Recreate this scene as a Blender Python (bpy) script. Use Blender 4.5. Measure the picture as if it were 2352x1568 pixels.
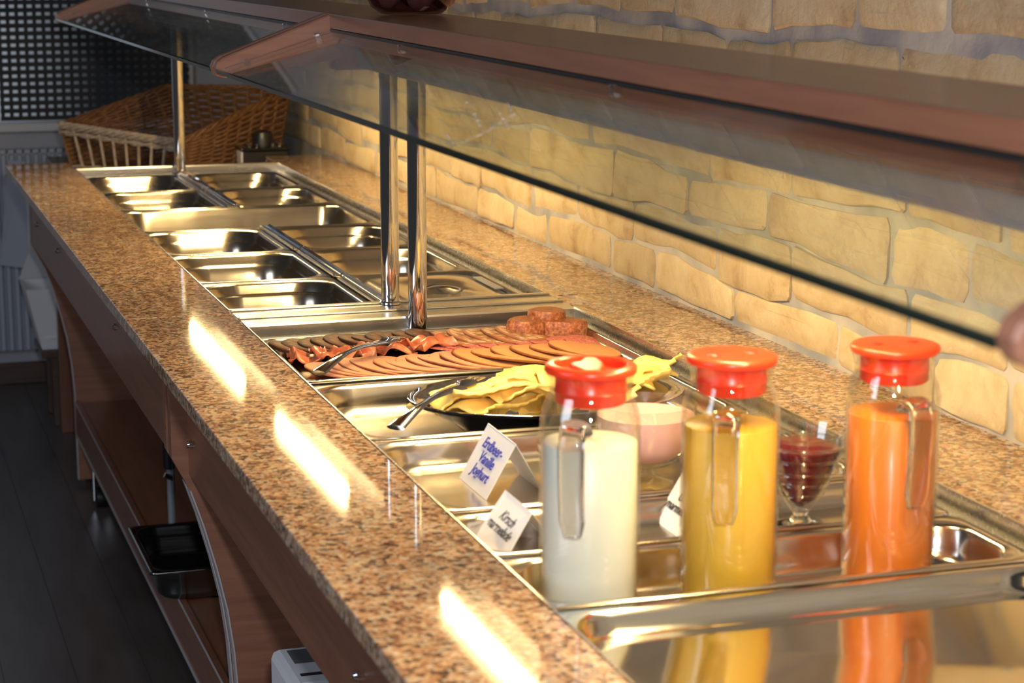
import bpy, bmesh, math, random
from mathutils import Vector, Matrix, Euler
from mathutils import noise as mnoise
random.seed(7)
PI = math.pi
G = 0.88                                   # counter top above the floor; everything below is written with z=0 on the counter
S = bpy.context.scene
COL = S.collection
for o in list(bpy.data.objects): bpy.data.objects.remove(o)

# ------------------------------------------------------------------ camera
yaw, pitch, roll, FPX = .3173, .192, .0008, 4641.2
fwd = Vector((math.sin(yaw)*math.cos(pitch), math.cos(yaw)*math.cos(pitch), -math.sin(pitch)))
rgt = Vector((math.cos(yaw), -math.sin(yaw), 0))
up = rgt.cross(fwd)
r2 = rgt*math.cos(roll)+up*math.sin(roll); u2 = -rgt*math.sin(roll)+up*math.cos(roll)
cd = bpy.data.cameras.new('camera'); cam = bpy.data.objects.new('camera', cd); COL.objects.link(cam)
M = Matrix((( r2.x, u2.x, -fwd.x, -.5524), (r2.y, u2.y, -fwd.y, -.8408), (r2.z, u2.z, -fwd.z, .5589+G), (0,0,0,1)))
cam.matrix_world = M
cd.sensor_width = 36; cd.lens = FPX/2352*36; cd.clip_start = .05; cd.clip_end = 50
cd.dof.use_dof = True; cd.dof.focus_distance = 3.0; cd.dof.aperture_fstop = 9.0
S.camera = cam
# ------------------------------------------------------------------ world, light, exposure
w = bpy.data.worlds.new('world'); S.world = w; w.use_nodes = True
w.node_tree.nodes['Background'].inputs[0].default_value = (.95, .92, .95, 1)
w.node_tree.nodes['Background'].inputs[1].default_value = .034
def area(name, loc, target, size, power, color, sy=None):
    l = bpy.data.lights.new(name, 'AREA'); l.energy = power; l.color = color; l.size = size
    if sy: l.shape = 'RECTANGLE'; l.size_y = sy
    o = bpy.data.objects.new(name, l); COL.objects.link(o)
    o.location = Vector(loc)+Vector((0,0,G))
    d = (Vector(target)-Vector(loc)).normalized()
    o.rotation_euler = d.to_track_quat('-Z','Y').to_euler()
    return o
area('camera_flash', (-.50, -.86, .70), (.2, 1.6, .05), .07, 25.0, (.95,.96,1.0), .045)
area('room_window_light', (-2.6, 0.6, 1.1), (0, 2.0, -.1), 1.3, 34.0, (.80,.87,1.0), 1.5)
TUBE_STRENGTH = 262.0
S.view_settings.view_transform = 'Standard'; S.view_settings.look = 'None'
S.view_settings.gamma = 1; S.view_settings.use_curve_mapping = False
S.view_settings.exposure = 0.0
try:
    S.cycles.max_bounces = 12; S.cycles.transparent_max_bounces = 16; S.cycles.glossy_bounces = 6
    S.cycles.transmission_bounces = 8; S.cycles.sample_clamp_indirect = 6
except Exception: pass

# ------------------------------------------------------------------ materials
def nmat(name):
    m = bpy.data.materials.new(name); m.use_nodes = True
    nt = m.node_tree; b = nt.nodes['Principled BSDF']
    return m, nt, b
def N(nt, t, **kw):
    n = nt.nodes.new(t)
    for k, v in kw.items():
        if k.startswith('_'): setattr(n, k[1:], v)
        else: n.inputs[k.replace('__',' ')].default_value = v
    return n
def ramp(nt, src, stops):
    r = nt.nodes.new('ShaderNodeValToRGB'); e = r.color_ramp.elements
    while len(e) < len(stops): e.new(.5)
    for i, (p, c) in enumerate(stops):
        e[i].position = p; e[i].color = (*c, 1) if len(c) == 3 else c
    nt.links.new(src, r.inputs[0]); return r
def coord(nt, scale=(1,1,1), kind='Object'):
    t = nt.nodes.new('ShaderNodeTexCoord'); m = nt.nodes.new('ShaderNodeMapping')
    m.inputs['Scale'].default_value = scale
    nt.links.new(t.outputs[kind], m.inputs[0]); return m.outputs[0]
def bump(nt, b, h, strength, dist=.002):
    n = nt.nodes.new('ShaderNodeBump'); n.inputs['Strength'].default_value = strength; n.inputs['Distance'].default_value = dist
    nt.links.new(h, n.inputs['Height']); nt.links.new(n.outputs[0], b.inputs['Normal'])
def plain(name, col, rough=.5, metal=0, spec=.5, coat=0, sss=0, nscale=0, nstr=.3, var=.0):
    m, nt, b = nmat(name)
    b.inputs['Base Color'].default_value = (*col, 1); b.inputs['Roughness'].default_value = rough
    b.inputs['Metallic'].default_value = metal; b.inputs['Specular IOR Level'].default_value = spec
    b.inputs['Coat Weight'].default_value = coat
    if sss:
        b.inputs['Subsurface Weight'].default_value = sss; b.inputs['Subsurface Radius'].default_value = (.006,.005,.004)
        b.inputs['Subsurface Scale'].default_value = 1.0
    if nscale:
        c = coord(nt); n = N(nt, 'ShaderNodeTexNoise', Scale=nscale, Detail=5.0); nt.links.new(c, n.inputs['Vector'])
        bump(nt, b, n.outputs[0], nstr)
        if var:
            r = ramp(nt, n.outputs[0], [(.3, tuple(x*(1-var) for x in col)), (.7, tuple(min(1, x*(1+var)) for x in col))])
            nt.links.new(r.outputs[0], b.inputs['Base Color'])
    return m
def steel(name, col, rough, stretch=(2,60,60), amt=.05, wavy=0):
    m, nt, b = nmat(name)
    b.inputs['Base Color'].default_value = (*col, 1); b.inputs['Metallic'].default_value = 1
    c = coord(nt, stretch); n = N(nt, 'ShaderNodeTexNoise', Scale=6.0, Detail=4.0); nt.links.new(c, n.inputs['Vector'])
    r = nt.nodes.new('ShaderNodeMapRange'); r.inputs['To Min'].default_value = rough-amt; r.inputs['To Max'].default_value = rough+amt
    nt.links.new(n.outputs[0], r.inputs[0]); nt.links.new(r.outputs[0], b.inputs['Roughness'])
    if wavy:
        c2 = coord(nt); n2 = N(nt, 'ShaderNodeTexNoise', Scale=14.0, Detail=1.0); nt.links.new(c2, n2.inputs['Vector']); bump(nt, b, n2.outputs[0], wavy, .01)
    return m
def granite():
    m, nt, b = nmat('speckled_granite')
    c = coord(nt)
    v = N(nt, 'ShaderNodeTexVoronoi', Scale=185.0, Randomness=1.0); nt.links.new(c, v.inputs['Vector'])
    n = N(nt, 'ShaderNodeTexNoise', Scale=210.0, Detail=4.0, Roughness=.6); nt.links.new(c, n.inputs['Vector'])
    n2 = N(nt, 'ShaderNodeTexNoise', Scale=45.0, Detail=3.0); nt.links.new(c, n2.inputs['Vector'])
    sep = nt.nodes.new('ShaderNodeSeparateColor'); nt.links.new(v.outputs['Color'], sep.inputs[0])
    r1 = ramp(nt, sep.outputs[0], [(.0, (.085,.065,.055)), (.14, (.20,.125,.09)), (.30, (.38,.21,.13)), (.52, (.48,.315,.20)), (.76, (.56,.42,.30)), (.92, (.53,.47,.40))])
    r2_ = ramp(nt, n.outputs[0], [(.33, (.12,.10,.09)), (.41, (.72,.64,.57)), (.5, (.98,.98,.97)), (.68, (1.02,.98,.93))])
    r3 = ramp(nt, n2.outputs[0], [(.35, (.76,.72,.70)), (.6, (1.1,1.06,1.0))])
    a = nt.nodes.new('ShaderNodeMix'); a.data_type = 'RGBA'; a.blend_type = 'MULTIPLY'; a.inputs[0].default_value = 1
    nt.links.new(r1.outputs[0], a.inputs[6]); nt.links.new(r2_.outputs[0], a.inputs[7])
    a2 = nt.nodes.new('ShaderNodeMix'); a2.data_type = 'RGBA'; a2.blend_type = 'MULTIPLY'; a2.inputs[0].default_value = 1
    nt.links.new(a.outputs[2], a2.inputs[6]); nt.links.new(r3.outputs[0], a2.inputs[7])
    nt.links.new(a2.outputs[2], b.inputs['Base Color'])
    b.inputs['Roughness'].default_value = .045; b.inputs['Specular IOR Level'].default_value = .55
    return m
def wood(name, c1, c2, rough=.35, axis=1, coat=.3):
    m, nt, b = nmat(name)
    sc = [26, 26, 26]; sc[axis] = 1.6
    c = coord(nt, tuple(sc))
    n = N(nt, 'ShaderNodeTexNoise', Scale=3.0, Detail=6.0, Roughness=.6, Distortion=.4); nt.links.new(c, n.inputs['Vector'])
    r = ramp(nt, n.outputs[0], [(.3, c1), (.7, c2)]); nt.links.new(r.outputs[0], b.inputs['Base Color'])
    b.inputs['Roughness'].default_value = rough; b.inputs['Coat Weight'].default_value = coat; b.inputs['Coat Roughness'].default_value = .12
    return m
def stone_mat():
    m, nt, b = nmat('sandstone')
    c = coord(nt); oi = nt.nodes.new('ShaderNodeObjectInfo')
    ad = nt.nodes.new('ShaderNodeVectorMath'); ad.operation = 'ADD'; nt.links.new(c, ad.inputs[0])
    mu = nt.nodes.new('ShaderNodeMath'); mu.operation = 'MULTIPLY'; mu.inputs[1].default_value = 40; nt.links.new(oi.outputs['Random'], mu.inputs[0])
    nt.links.new(mu.outputs[0], ad.inputs[1])
    n = N(nt, 'ShaderNodeTexNoise', Scale=11.0, Detail=6.0, Roughness=.6, Distortion=.5); nt.links.new(ad.outputs[0], n.inputs['Vector'])
    n2 = N(nt, 'ShaderNodeTexNoise', Scale=70.0, Detail=8.0, Roughness=.7, Distortion=.8); nt.links.new(ad.outputs[0], n2.inputs['Vector'])
    r = ramp(nt, n.outputs[0], [(.28, (.38,.265,.15)), (.43, (.56,.435,.265)), (.6, (.63,.52,.345)), (.75, (.60,.42,.22))])
    hs = nt.nodes.new('ShaderNodeHueSaturation'); nt.links.new(r.outputs[0], hs.inputs['Color'])
    mr = nt.nodes.new('ShaderNodeMapRange'); mr.inputs['To Min'].default_value = .82; mr.inputs['To Max'].default_value = 1.12
    nt.links.new(oi.outputs['Random'], mr.inputs[0]); nt.links.new(mr.outputs[0], hs.inputs['Value'])
    nt.links.new(hs.outputs[0], b.inputs['Base Color'])
    b.inputs['Roughness'].default_value = .85; b.inputs['Specular IOR Level'].default_value = .25
    bump(nt, b, n2.outputs[0], .85, .005)
    return m
def mortar_mat():
    m, nt, b = nmat('mortar')
    c = coord(nt); n = N(nt, 'ShaderNodeTexNoise', Scale=90.0, Detail=6.0); nt.links.new(c, n.inputs['Vector'])
    n2 = N(nt, 'ShaderNodeTexNoise', Scale=7.0, Detail=3.0); nt.links.new(c, n2.inputs['Vector'])
    r = ramp(nt, n2.outputs[0], [(.38, (.22,.225,.25)), (.62, (.44,.41,.37))]); nt.links.new(r.outputs[0], b.inputs['Base Color'])
    b.inputs['Roughness'].default_value = .95; bump(nt, b, n.outputs[0], .5, .003)
    return m
def thin_glass(name, tint=(.97,1,.98), smudge=False, refl=1.0, base=.04):
    m = bpy.data.materials.new(name); m.use_nodes = True; nt = m.node_tree; nt.nodes.clear()
    out = nt.nodes.new('ShaderNodeOutputMaterial'); mix = nt.nodes.new('ShaderNodeMixShader')
    tr = nt.nodes.new('ShaderNodeBsdfTransparent'); tr.inputs[0].default_value = (*tint, 1)
    gl = nt.nodes.new('ShaderNodeBsdfGlossy'); gl.inputs['Roughness'].default_value = .0; gl.inputs['Color'].default_value = (refl,refl,refl,1)
    lw = nt.nodes.new('ShaderNodeLayerWeight'); lw.inputs[0].default_value = .5
    pw = nt.nodes.new('ShaderNodeMath'); pw.operation = 'POWER'; pw.inputs[1].default_value = 5; nt.links.new(lw.outputs['Facing'], pw.inputs[0])
    fr = nt.nodes.new('ShaderNodeMath'); fr.operation = 'MULTIPLY_ADD'; fr.inputs[1].default_value = .96; fr.inputs[2].default_value = base; nt.links.new(pw.outputs[0], fr.inputs[0])
    nt.links.new(fr.outputs[0], mix.inputs[0]); nt.links.new(tr.outputs[0], mix.inputs[1]); nt.links.new(gl.outputs[0], mix.inputs[2])
    last = mix
    if smudge:
        c = coord(nt, (3,1.0,3)); n = N(nt, 'ShaderNodeTexNoise', Scale=2.2, Detail=7.0, Roughness=.65); nt.links.new(c, n.inputs['Vector'])
        r = ramp(nt, n.outputs[0], [(.45, (0,0,0)), (.8, (.10,.10,.10))])
        df = nt.nodes.new('ShaderNodeBsdfDiffuse'); df.inputs[0].default_value = (.8,.8,.8,1)
        m2 = nt.nodes.new('ShaderNodeMixShader'); nt.links.new(r.outputs[0], m2.inputs[0]); nt.links.new(mix.outputs[0], m2.inputs[1]); nt.links.new(df.outputs[0], m2.inputs[2])
        last = m2
    nt.links.new(last.outputs[0], out.inputs[0]); return m
def real_glass(name, col=(1,1,1), ior=1.45):
    m, nt, b = nmat(name)
    b.inputs['Base Color'].default_value = (*col, 1); b.inputs['Transmission Weight'].default_value = 1
    b.inputs['Roughness'].default_value = 0; b.inputs['IOR'].default_value = ior
    return m
def emit(name, col, s):
    m = bpy.data.materials.new(name); m.use_nodes = True; nt = m.node_tree; nt.nodes.clear()
    o = nt.nodes.new('ShaderNodeOutputMaterial'); e = nt.nodes.new('ShaderNodeEmission')
    e.inputs[0].default_value = (*col, 1); e.inputs[1].default_value = s; nt.links.new(e.outputs[0], o.inputs[0]); return m
def speckled(name, stops, scale, rough=.5, kind='noise', coat=0, bstr=.2, sss=0):
    m, nt, b = nmat(name); c = coord(nt)
    if kind == 'noise': n = N(nt, 'ShaderNodeTexNoise', Scale=scale, Detail=5.0, Roughness=.6); o = n.outputs[0]
    else:
        n = N(nt, 'ShaderNodeTexVoronoi', Scale=scale); sep = nt.nodes.new('ShaderNodeSeparateColor'); nt.links.new(n.outputs['Color'], sep.inputs[0]); o = sep.outputs[0]
    nt.links.new(c, n.inputs['Vector'])
    r = ramp(nt, o, stops); nt.links.new(r.outputs[0], b.inputs['Base Color'])
    b.inputs['Roughness'].default_value = rough; b.inputs['Coat Weight'].default_value = coat
    bump(nt, b, o, bstr, .001)
    return m

def smear_mat():
    m = bpy.data.materials.new('dried_splash'); m.use_nodes = True; nt = m.node_tree; nt.nodes.clear()
    o = nt.nodes.new('ShaderNodeOutputMaterial'); mx = nt.nodes.new('ShaderNodeMixShader'); tr = nt.nodes.new('ShaderNodeBsdfTransparent'); df = nt.nodes.new('ShaderNodeBsdfDiffuse')
    df.inputs[0].default_value = (.85,.83,.8,1); c = coord(nt); n = N(nt, 'ShaderNodeTexNoise', Scale=160.0, Detail=4.0); nt.links.new(c, n.inputs['Vector'])
    r = ramp(nt, n.outputs[0], [(.42, (.04,)*3), (.62, (.55,)*3)]); nt.links.new(r.outputs[0], mx.inputs[0])
    nt.links.new(tr.outputs[0], mx.inputs[1]); nt.links.new(df.outputs[0], mx.inputs[2]); nt.links.new(mx.outputs[0], o.inputs[0]); return m
STEEL = steel('pan_steel', (.66,.60,.53), .19, wavy=.12)
STEELD = steel('dimmed_pan_steel', (.46,.405,.33), .19, wavy=.12)  # pan steel in a darker colour, dimming lamp reflections inside the deeper pans
STEEL2 = steel('frame_steel', (.72,.70,.67), .26, (2,40,40))
CHROME = steel('chrome', (.78,.78,.79), .05, (1,1,1), .01)
MIRROR = steel('tray_steel', (.76,.73,.68), .10, (3,40,40), .03)
GRAN = granite()
WOOD = wood('reddish_laminate', (.19,.075,.042), (.26,.11,.06))
WOODX = wood('reddish_laminate_cross', (.22,.095,.06), (.31,.14,.085), axis=0)
WOODZ = wood('brown_panel', (.15,.06,.035), (.21,.085,.045), axis=2)
WOODD = wood('dark_wood', (.045,.022,.015), (.08,.042,.028), axis=0)
EDGE = plain('pale_edging', (.45,.42,.42), .4)
STONE = stone_mat(); MORT = mortar_mat()
GUARD = thin_glass('guard_glass', (.93,.97,.94), True)
GEDGE = plain('glass_edge', (.012,.022,.018), .12)
JGLASS = thin_glass('jug_glass', (.97,.98,.96), base=.075)
SGLASS = real_glass('clear_glass')
BLACK = plain('black_plastic', (.012,.012,.014), .35)
BLACKG = plain('black_enamel', (.01,.011,.013), .08)
GREYM = plain('grey_metal', (.30,.32,.36), .3, .4)
WHITE = plain('white_plastic', (.62,.63,.66), .5)
PAPER = plain('white_card', (.80,.80,.84), .7)
BLUE = plain('blue_ink', (.03,.04,.45), .6)
INK = plain('black_ink', (.02,.02,.03), .6)
RED = plain('red_plastic', (.85,.045,.012), .28, sss=.0)
TUBE = emit('warm_tube', (1.0,.71,.31), TUBE_STRENGTH)

# ------------------------------------------------------------------ geometry helpers
class MB:
    def __init__(s): s.v = []; s.f = []
    def add(s, vs, fs):
        k = len(s.v); s.v += [tuple(v) for v in vs]; s.f += [tuple(i+k for i in f) for f in fs]; return s
    def box(s, x0, y0, z0, x1, y1, z1):
        x0, x1 = min(x0,x1), max(x0,x1); y0, y1 = min(y0,y1), max(y0,y1); z0, z1 = min(z0,z1), max(z0,z1)
        return s.add([(x0,y0,z0),(x1,y0,z0),(x1,y1,z0),(x0,y1,z0),(x0,y0,z1),(x1,y0,z1),(x1,y1,z1),(x0,y1,z1)],
            [(0,3,2,1),(4,5,6,7),(0,1,5,4),(1,2,6,5),(2,3,7,6),(3,0,4,7)])
    def prism(s, poly, axis, a, b):
        n = len(poly); vs = []
        for t in (a, b):
            for p, q in poly:
                vs.append({0:(t,p,q),1:(p,t,q),2:(p,q,t)}[axis])
        return s.add(vs, [tuple(range(n))[::-1], tuple(range(n,2*n))]+[(i,(i+1)%n,n+(i+1)%n,n+i) for i in range(n)])
    def rings(s, rs, cap0=False, cap1=False, closed=True):
        n = len(rs[0]); vs = [p for r in rs for p in r]; fs = []
        for j in range(len(rs)-1):
            for i in range(n if closed else n-1):
                a = j*n+i; b = j*n+(i+1)%n; fs.append((a, b, b+n, a+n))
        if cap0: fs.append(tuple(range(n))[::-1])
        if cap1: fs.append(tuple(range((len(rs)-1)*n, len(rs)*n)))
        return s.add(vs, fs)
    def lathe(s, prof, c=(0,0,0), n=32, cap0=True, cap1=True):
        rs = [[(c[0]+r*math.cos(2*PI*i/n), c[1]+r*math.sin(2*PI*i/n), c[2]+z) for i in range(n)] for r, z in prof]
        return s.rings(rs, cap0, cap1)
    def tube(s, pts, r, n=8, cap=True, flat=None):
        pts = [Vector(p) for p in pts]; rs = []; prev = None
        for i, p in enumerate(pts):
            t = (pts[min(i+1,len(pts)-1)]-pts[max(i-1,0)]).normalized()
            if prev is None:
                ref = Vector((0,0,1)) if abs(t.z) < .9 else Vector((1,0,0)); u = t.cross(ref).normalized()
            else:
                u = (prev-t*prev.dot(t)).normalized()
            prev = u; v = t.cross(u); rr = r[i] if isinstance(r, (list,tuple)) else r
            fx, fy = (flat[i] if isinstance(flat[0], (list,tuple)) else flat) if flat else (1,1)
            rs.append([tuple(p+u*math.cos(2*PI*k/n)*rr*fx+v*math.sin(2*PI*k/n)*rr*fy) for k in range(n)])
        return s.rings(rs, cap, cap)
    def build(s, name, mat, parent=None, loc=(0,0,0), smooth=False, bevel=0, solid=0, sub=0, angle=40):
        L = Vector(loc)
        if parent is not None: L = Vector(parent.get('_o', (0,0,0)))
        me = bpy.data.meshes.new(name); me.from_pydata([tuple(Vector(v)-L) for v in s.v], [], s.f); me.update()
        bm = bmesh.new(); bm.from_mesh(me); bmesh.ops.recalc_face_normals(bm, faces=bm.faces); bm.to_mesh(me); bm.free()
        me.materials.append(mat)
        if smooth:
            me.shade_smooth()
            try: me.set_sharp_from_angle(angle=math.radians(angle))
            except Exception: pass
        o = bpy.data.objects.new(name, me); COL.objects.link(o)
        if parent is not None: o.parent = parent; o['_o'] = list(L)
        else: o.location = L; o['_o'] = list(L)
        if bevel:
            b = o.modifiers.new('bevel', 'BEVEL'); b.width = bevel; b.segments = 2; b.limit_method = 'ANGLE'; b.angle_limit = math.radians(50)
        if solid:
            b = o.modifiers.new('solid', 'SOLIDIFY'); b.thickness = solid; b.offset = -1
        if sub:
            b = o.modifiers.new('sub', 'SUBSURF'); b.levels = sub; b.render_levels = sub
        return o
def thing(name, loc, label, cat, group=None):
    o = bpy.data.objects.new(name, None); COL.objects.link(o); o.location = loc; o['_o'] = list(loc)
    o.empty_display_size = .02
    return tag(o, label, cat, group)
def tag(o, label, cat, group=None, kind=None):
    o['label'] = label; o['category'] = cat
    if group: o['group'] = group
    if kind: o['kind'] = kind
    return o
def copy_tree(o, parent=None):
    c = o.copy(); COL.objects.link(c); c.parent = parent
    for ch in [x for x in bpy.data.objects if x.parent == o]: copy_tree(ch, c)
    return c
def rr(cx, cy, a, b, r, z, k=6):
    """rounded rectangle ring, half sizes a,b"""
    r = min(r, a*.999, b*.999); pts = []
    for q, (sx, sy) in enumerate(((1,1),(-1,1),(-1,-1),(1,-1))):
        for i in range(k+1):
            t = (q+i/k)*PI/2
            pts.append((cx+sx*(a-r)+r*math.cos(t), cy+sy*(b-r)+r*math.sin(t), z))
    return pts
def text_mesh(body, size, shear=.3, extrude=.0002):
    cu = bpy.data.curves.new('t', 'FONT'); cu.body = body; cu.size = size; cu.shear = shear; cu.extrude = extrude
    cu.align_x = 'CENTER'; cu.align_y = 'CENTER'; cu.space_line = .85; cu.offset = size*.012
    o = bpy.data.objects.new('t', cu); COL.objects.link(o)
    dg = bpy.context.evaluated_depsgraph_get(); me = bpy.data.meshes.new_from_object(o.evaluated_get(dg))
    bpy.data.objects.remove(o); return me

# ================================================================== SETTING
def struct(o): o['kind'] = 'structure'; return o
fl, nt, b = nmat('dark_laminate_floor')
c = coord(nt, (8,1.2,1)); n = N(nt, 'ShaderNodeTexNoise', Scale=4.0, Detail=6.0); nt.links.new(c, n.inputs['Vector'])
r = ramp(nt, n.outputs[0], [(.3, (.075,.06,.055)), (.7, (.11,.09,.085))]); nt.links.new(r.outputs[0], b.inputs['Base Color'])
b.inputs['Roughness'].default_value = .33
FZ = -G
floor = struct(MB().box(-3.2,-2.2,FZ-.05, 2.0,6.15,FZ).build('floor', fl))
for i in range(24):      # laminate boards, joints recessed
    x0 = -2.0+i*.14
    if x0 > .68: break
    MB().box(x0+.0012,-2.1 if i%2 else -1.4,FZ, x0+.1388,6.0,FZ+.0025).build('board', fl, floor)
wb = plain('far_wall_paint', (.42,.43,.48), .7, nscale=40, nstr=.05)
wall_far = struct(MB().box(-3.2,6.0,FZ, 2.0,6.15,1.9).build('wall_far', wb))
struct(MB().box(-3.2,5.982,FZ+.0026, 2.0,6.0,FZ+.075).build('baseboard_far', WOODD, bevel=.003))
wall_right = struct(MB().box(.7045,-1.2,FZ, .86,5.30,1.9).build('wall_right', MORT))
# ---- stones
base_rows = [0.0,.066,.142,.215,.290,.365,.442,.545,.63]
def zb(i, y):
    return base_rows[i] + (.006*math.sin(y*5.1+i*2.3)+.0045*math.sin(y*13+i*5.1)+.002*math.sin(y*41+i) if i > 0 else 0)
known = {0:[1.14,1.311,1.57,1.905,2.222,2.427,2.77,2.968,3.21], 1:[1.146,1.38,1.713,1.977,2.32,2.597,2.858],
         2:[1.24,1.434,1.8,2.089,2.415,2.874,3.116,3.345], 3:[1.394,1.723,2.009,2.537,2.993,3.296,3.655],
         6:[1.316,1.545,1.802,2.156], 5:[1.43,1.732,1.949]}
rs = random.Random(11)
def stone_verts(mb, y0, y1, i, simple=False, g=None):
    n = 18; g = 0
    gl, gr = rs.uniform(.0008,.005), rs.uniform(.0008,.005); gb, gt = rs.uniform(.0005,.004), rs.uniform(.0005,.0035)
    if i == 6: gb = .010
    if i == 5: gt = .006
    if rs.random() < .35: gb += .005
    if rs.random() < .25: gr += .006
    a, bb = y0+gl, y1-gr
    xf = .7015+rs.uniform(-.003,.002); ty, tz = rs.uniform(-.03,.03), rs.uniform(-.06,.06)
    ym = (a+bb)/2
    def top(y): return zb(i+1, y)-gt
    def bot(y): return zb(i, y)+gb
    out = []
    L = bb-a; cr = min(.009, L*.2)
    m = 5
    for k in range(m): out.append((a+cr+(L-2*cr)*k/(m-1), 0, +0))      # bottom left->right
    ring = []
    for k in range(m):
        y = a+cr+(L-2*cr)*k/(m-1); ring.append((y, bot(y)+rs.uniform(-.001,.004)))
    h = top(ym)-bot(ym)
    ring.append((bb-cr*.25, bot(bb)+h*.14)); ring.append((bb+rs.uniform(-.003,.001), bot(bb)+h*.38)); ring.append((bb+rs.uniform(-.004,.001), bot(bb)+h*.68)); ring.append((bb-cr*.3, top(bb)-h*.12))
    for k in range(m):
        y = bb-cr-(L-2*cr)*k/(m-1); ring.append((y, top(y)+rs.uniform(-.002,.001)))
    ring.append((a+cr*.25, top(a)-h*.14)); ring.append((a+rs.uniform(-.001,.003), top(a)-h*.38)); ring.append((a+rs.uniform(-.001,.004), top(a)-h*.68)); ring.append((a+cr*.3, bot(a)+h*.12))
    zc = (top(ym)+bot(ym))/2
    def shr(p, d):
        y, z = p; return (y+(ym-y)*min(1,d/(L/2)), z+(zc-z)*min(1,d/(h/2)))
    r0 = [(.7125, y, z) for y, z in ring]
    def X(y, z, e): return xf+e+ty*(y-ym)*.3+tz*(z-zc)+rs.uniform(-.0012,.0012)
    r1 = [(X(y,z,.0025), y, z) for y, z in ring]
    r2_ = [(X(*shr(p,.0035),0), *shr(p,.0035)) for p in ring]
    r3 = [(X(*shr(p,h*.27),-.0015), *shr(p,h*.27)) for p in ring]
    mb.rings([r0, r1, r2_, r3], False, True)
cnt = 0
rest = MB()
for i in range(8):
    ks = known.get(i, [])
    js = list(ks)
    y = ks[0] if ks else 1.2+rs.uniform(0,.1)
    if not ks: js = [y]
    while js[0] > -.9: js.insert(0, js[0]-rs.uniform(.15,.33))
    while js[-1] < 5.25: js.append(min(5.29, js[-1]+rs.uniform(.15,.36)))
    if js[-1] < 5.29: js[-1] = 5.29
    js = [j for j in js if j <= 5.29]
    for a, b_ in zip(js[:-1], js[1:]):
        if b_-a < .05: continue
        if b_ > .85 and not (i == 7 and a > 3.3):
            m = MB(); stone_verts(m, a, b_, i); m.build('stone', STONE, wall_right, smooth=True, angle=38); cnt += 1
        else: stone_verts(rest, a, b_, i)
# unseen remainder of the facing
base_rows2 = base_rows
base_rows = [.63+.085*k for k in range(14)]
for i in range(13):
    y = -.9-rs.uniform(0,.2)
    while y < 5.2:
        y2 = min(5.29, y+rs.uniform(.18,.34))
        if 5.29-y2 < .08: y2 = 5.29
        stone_verts(rest, y, y2, i); y = y2
base_rows = base_rows2
o = rest.build('stone_facing', STONE, wall_right, smooth=True); o['kind'] = 'stuff'

# ---- window, blind, radiator
win = struct(MB().box(-.60,5.985,.0-.0, -.565,6.0,1.2).build('window_1', WHITE, bevel=.003))
MB().box(-.60,5.955,-.032, .58,5.999,-.004).build('window_sill', WHITE, win, bevel=.003)
MB().box(.545,5.975,-.003, .56,5.999,1.2).build('window_frame', WHITE, win, bevel=.002)
MB().box(-.095,5.972,-.003, -.078,5.999,1.2).build('window_frame', WHITE, win, bevel=.002)
gm = bpy.data.materials.new('dusk_window'); gm.use_nodes = True; nt = gm.node_tree; nt.nodes.clear()
ou = nt.nodes.new('ShaderNodeOutputMaterial'); em = nt.nodes.new('ShaderNodeEmission'); nt.links.new(em.outputs[0], ou.inputs[0])
c = coord(nt); sx = nt.nodes.new('ShaderNodeSeparateXYZ'); nt.links.new(c, sx.inputs[0])
mr = nt.nodes.new('ShaderNodeMapRange'); mr.inputs['From Min'].default_value = -.10; mr.inputs['From Max'].default_value = .24
mr.inputs['To Min'].default_value = .34; mr.inputs['To Max'].default_value = .012; nt.links.new(sx.outputs[0], mr.inputs[0])
nt.links.new(mr.outputs[0], em.inputs[1]); em.inputs[0].default_value = (.78,.88,1,1)
MB().box(-.565,5.992,0, .55,5.998,1.2).build('window_pane', gm, win)
slatm = plain('dark_navy_blind', (.010,.013,.020), .6)
blind = thing('window_blind', (.24,5.965,.004), 'dark navy woven blind over the window behind the wicker basket', 'blind')
for k in range(47):
    z = .004+k*.0250
    MB().box(-.075,5.964,z, .543,5.968,z+.0150).build('slat', slatm, blind)
for k in range(22):
    x = -.073+k*.0282
    MB().box(x,5.969,.004, x+.0125,5.971,1.18).build('warp_band', slatm, blind)
rad = thing('radiator', (.12,5.95,-.76), 'white ribbed panel radiator under the window, behind the basket', 'radiator')
RADM = plain('radiator_enamel', (.46,.50,.58), .45)
MB().box(-.30,5.955,-.76, .46,5.972,-.10).build('panel', RADM, rad, bevel=.004)
for k in range(29):
    x = -.295+k*.0262
    MB().prism([(x,5.956),(x+.005,5.936),(x+.017,5.936),(x+.022,5.956)], 2, -.755, -.105).build('rib', RADM, rad, smooth=False, bevel=.002)
for k in range(29):
    x = -.295+k*.0262
    MB().box(x,5.94,-.10, x+.018,5.985,-.088).build('grille_bar', RADM, rad)

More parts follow.
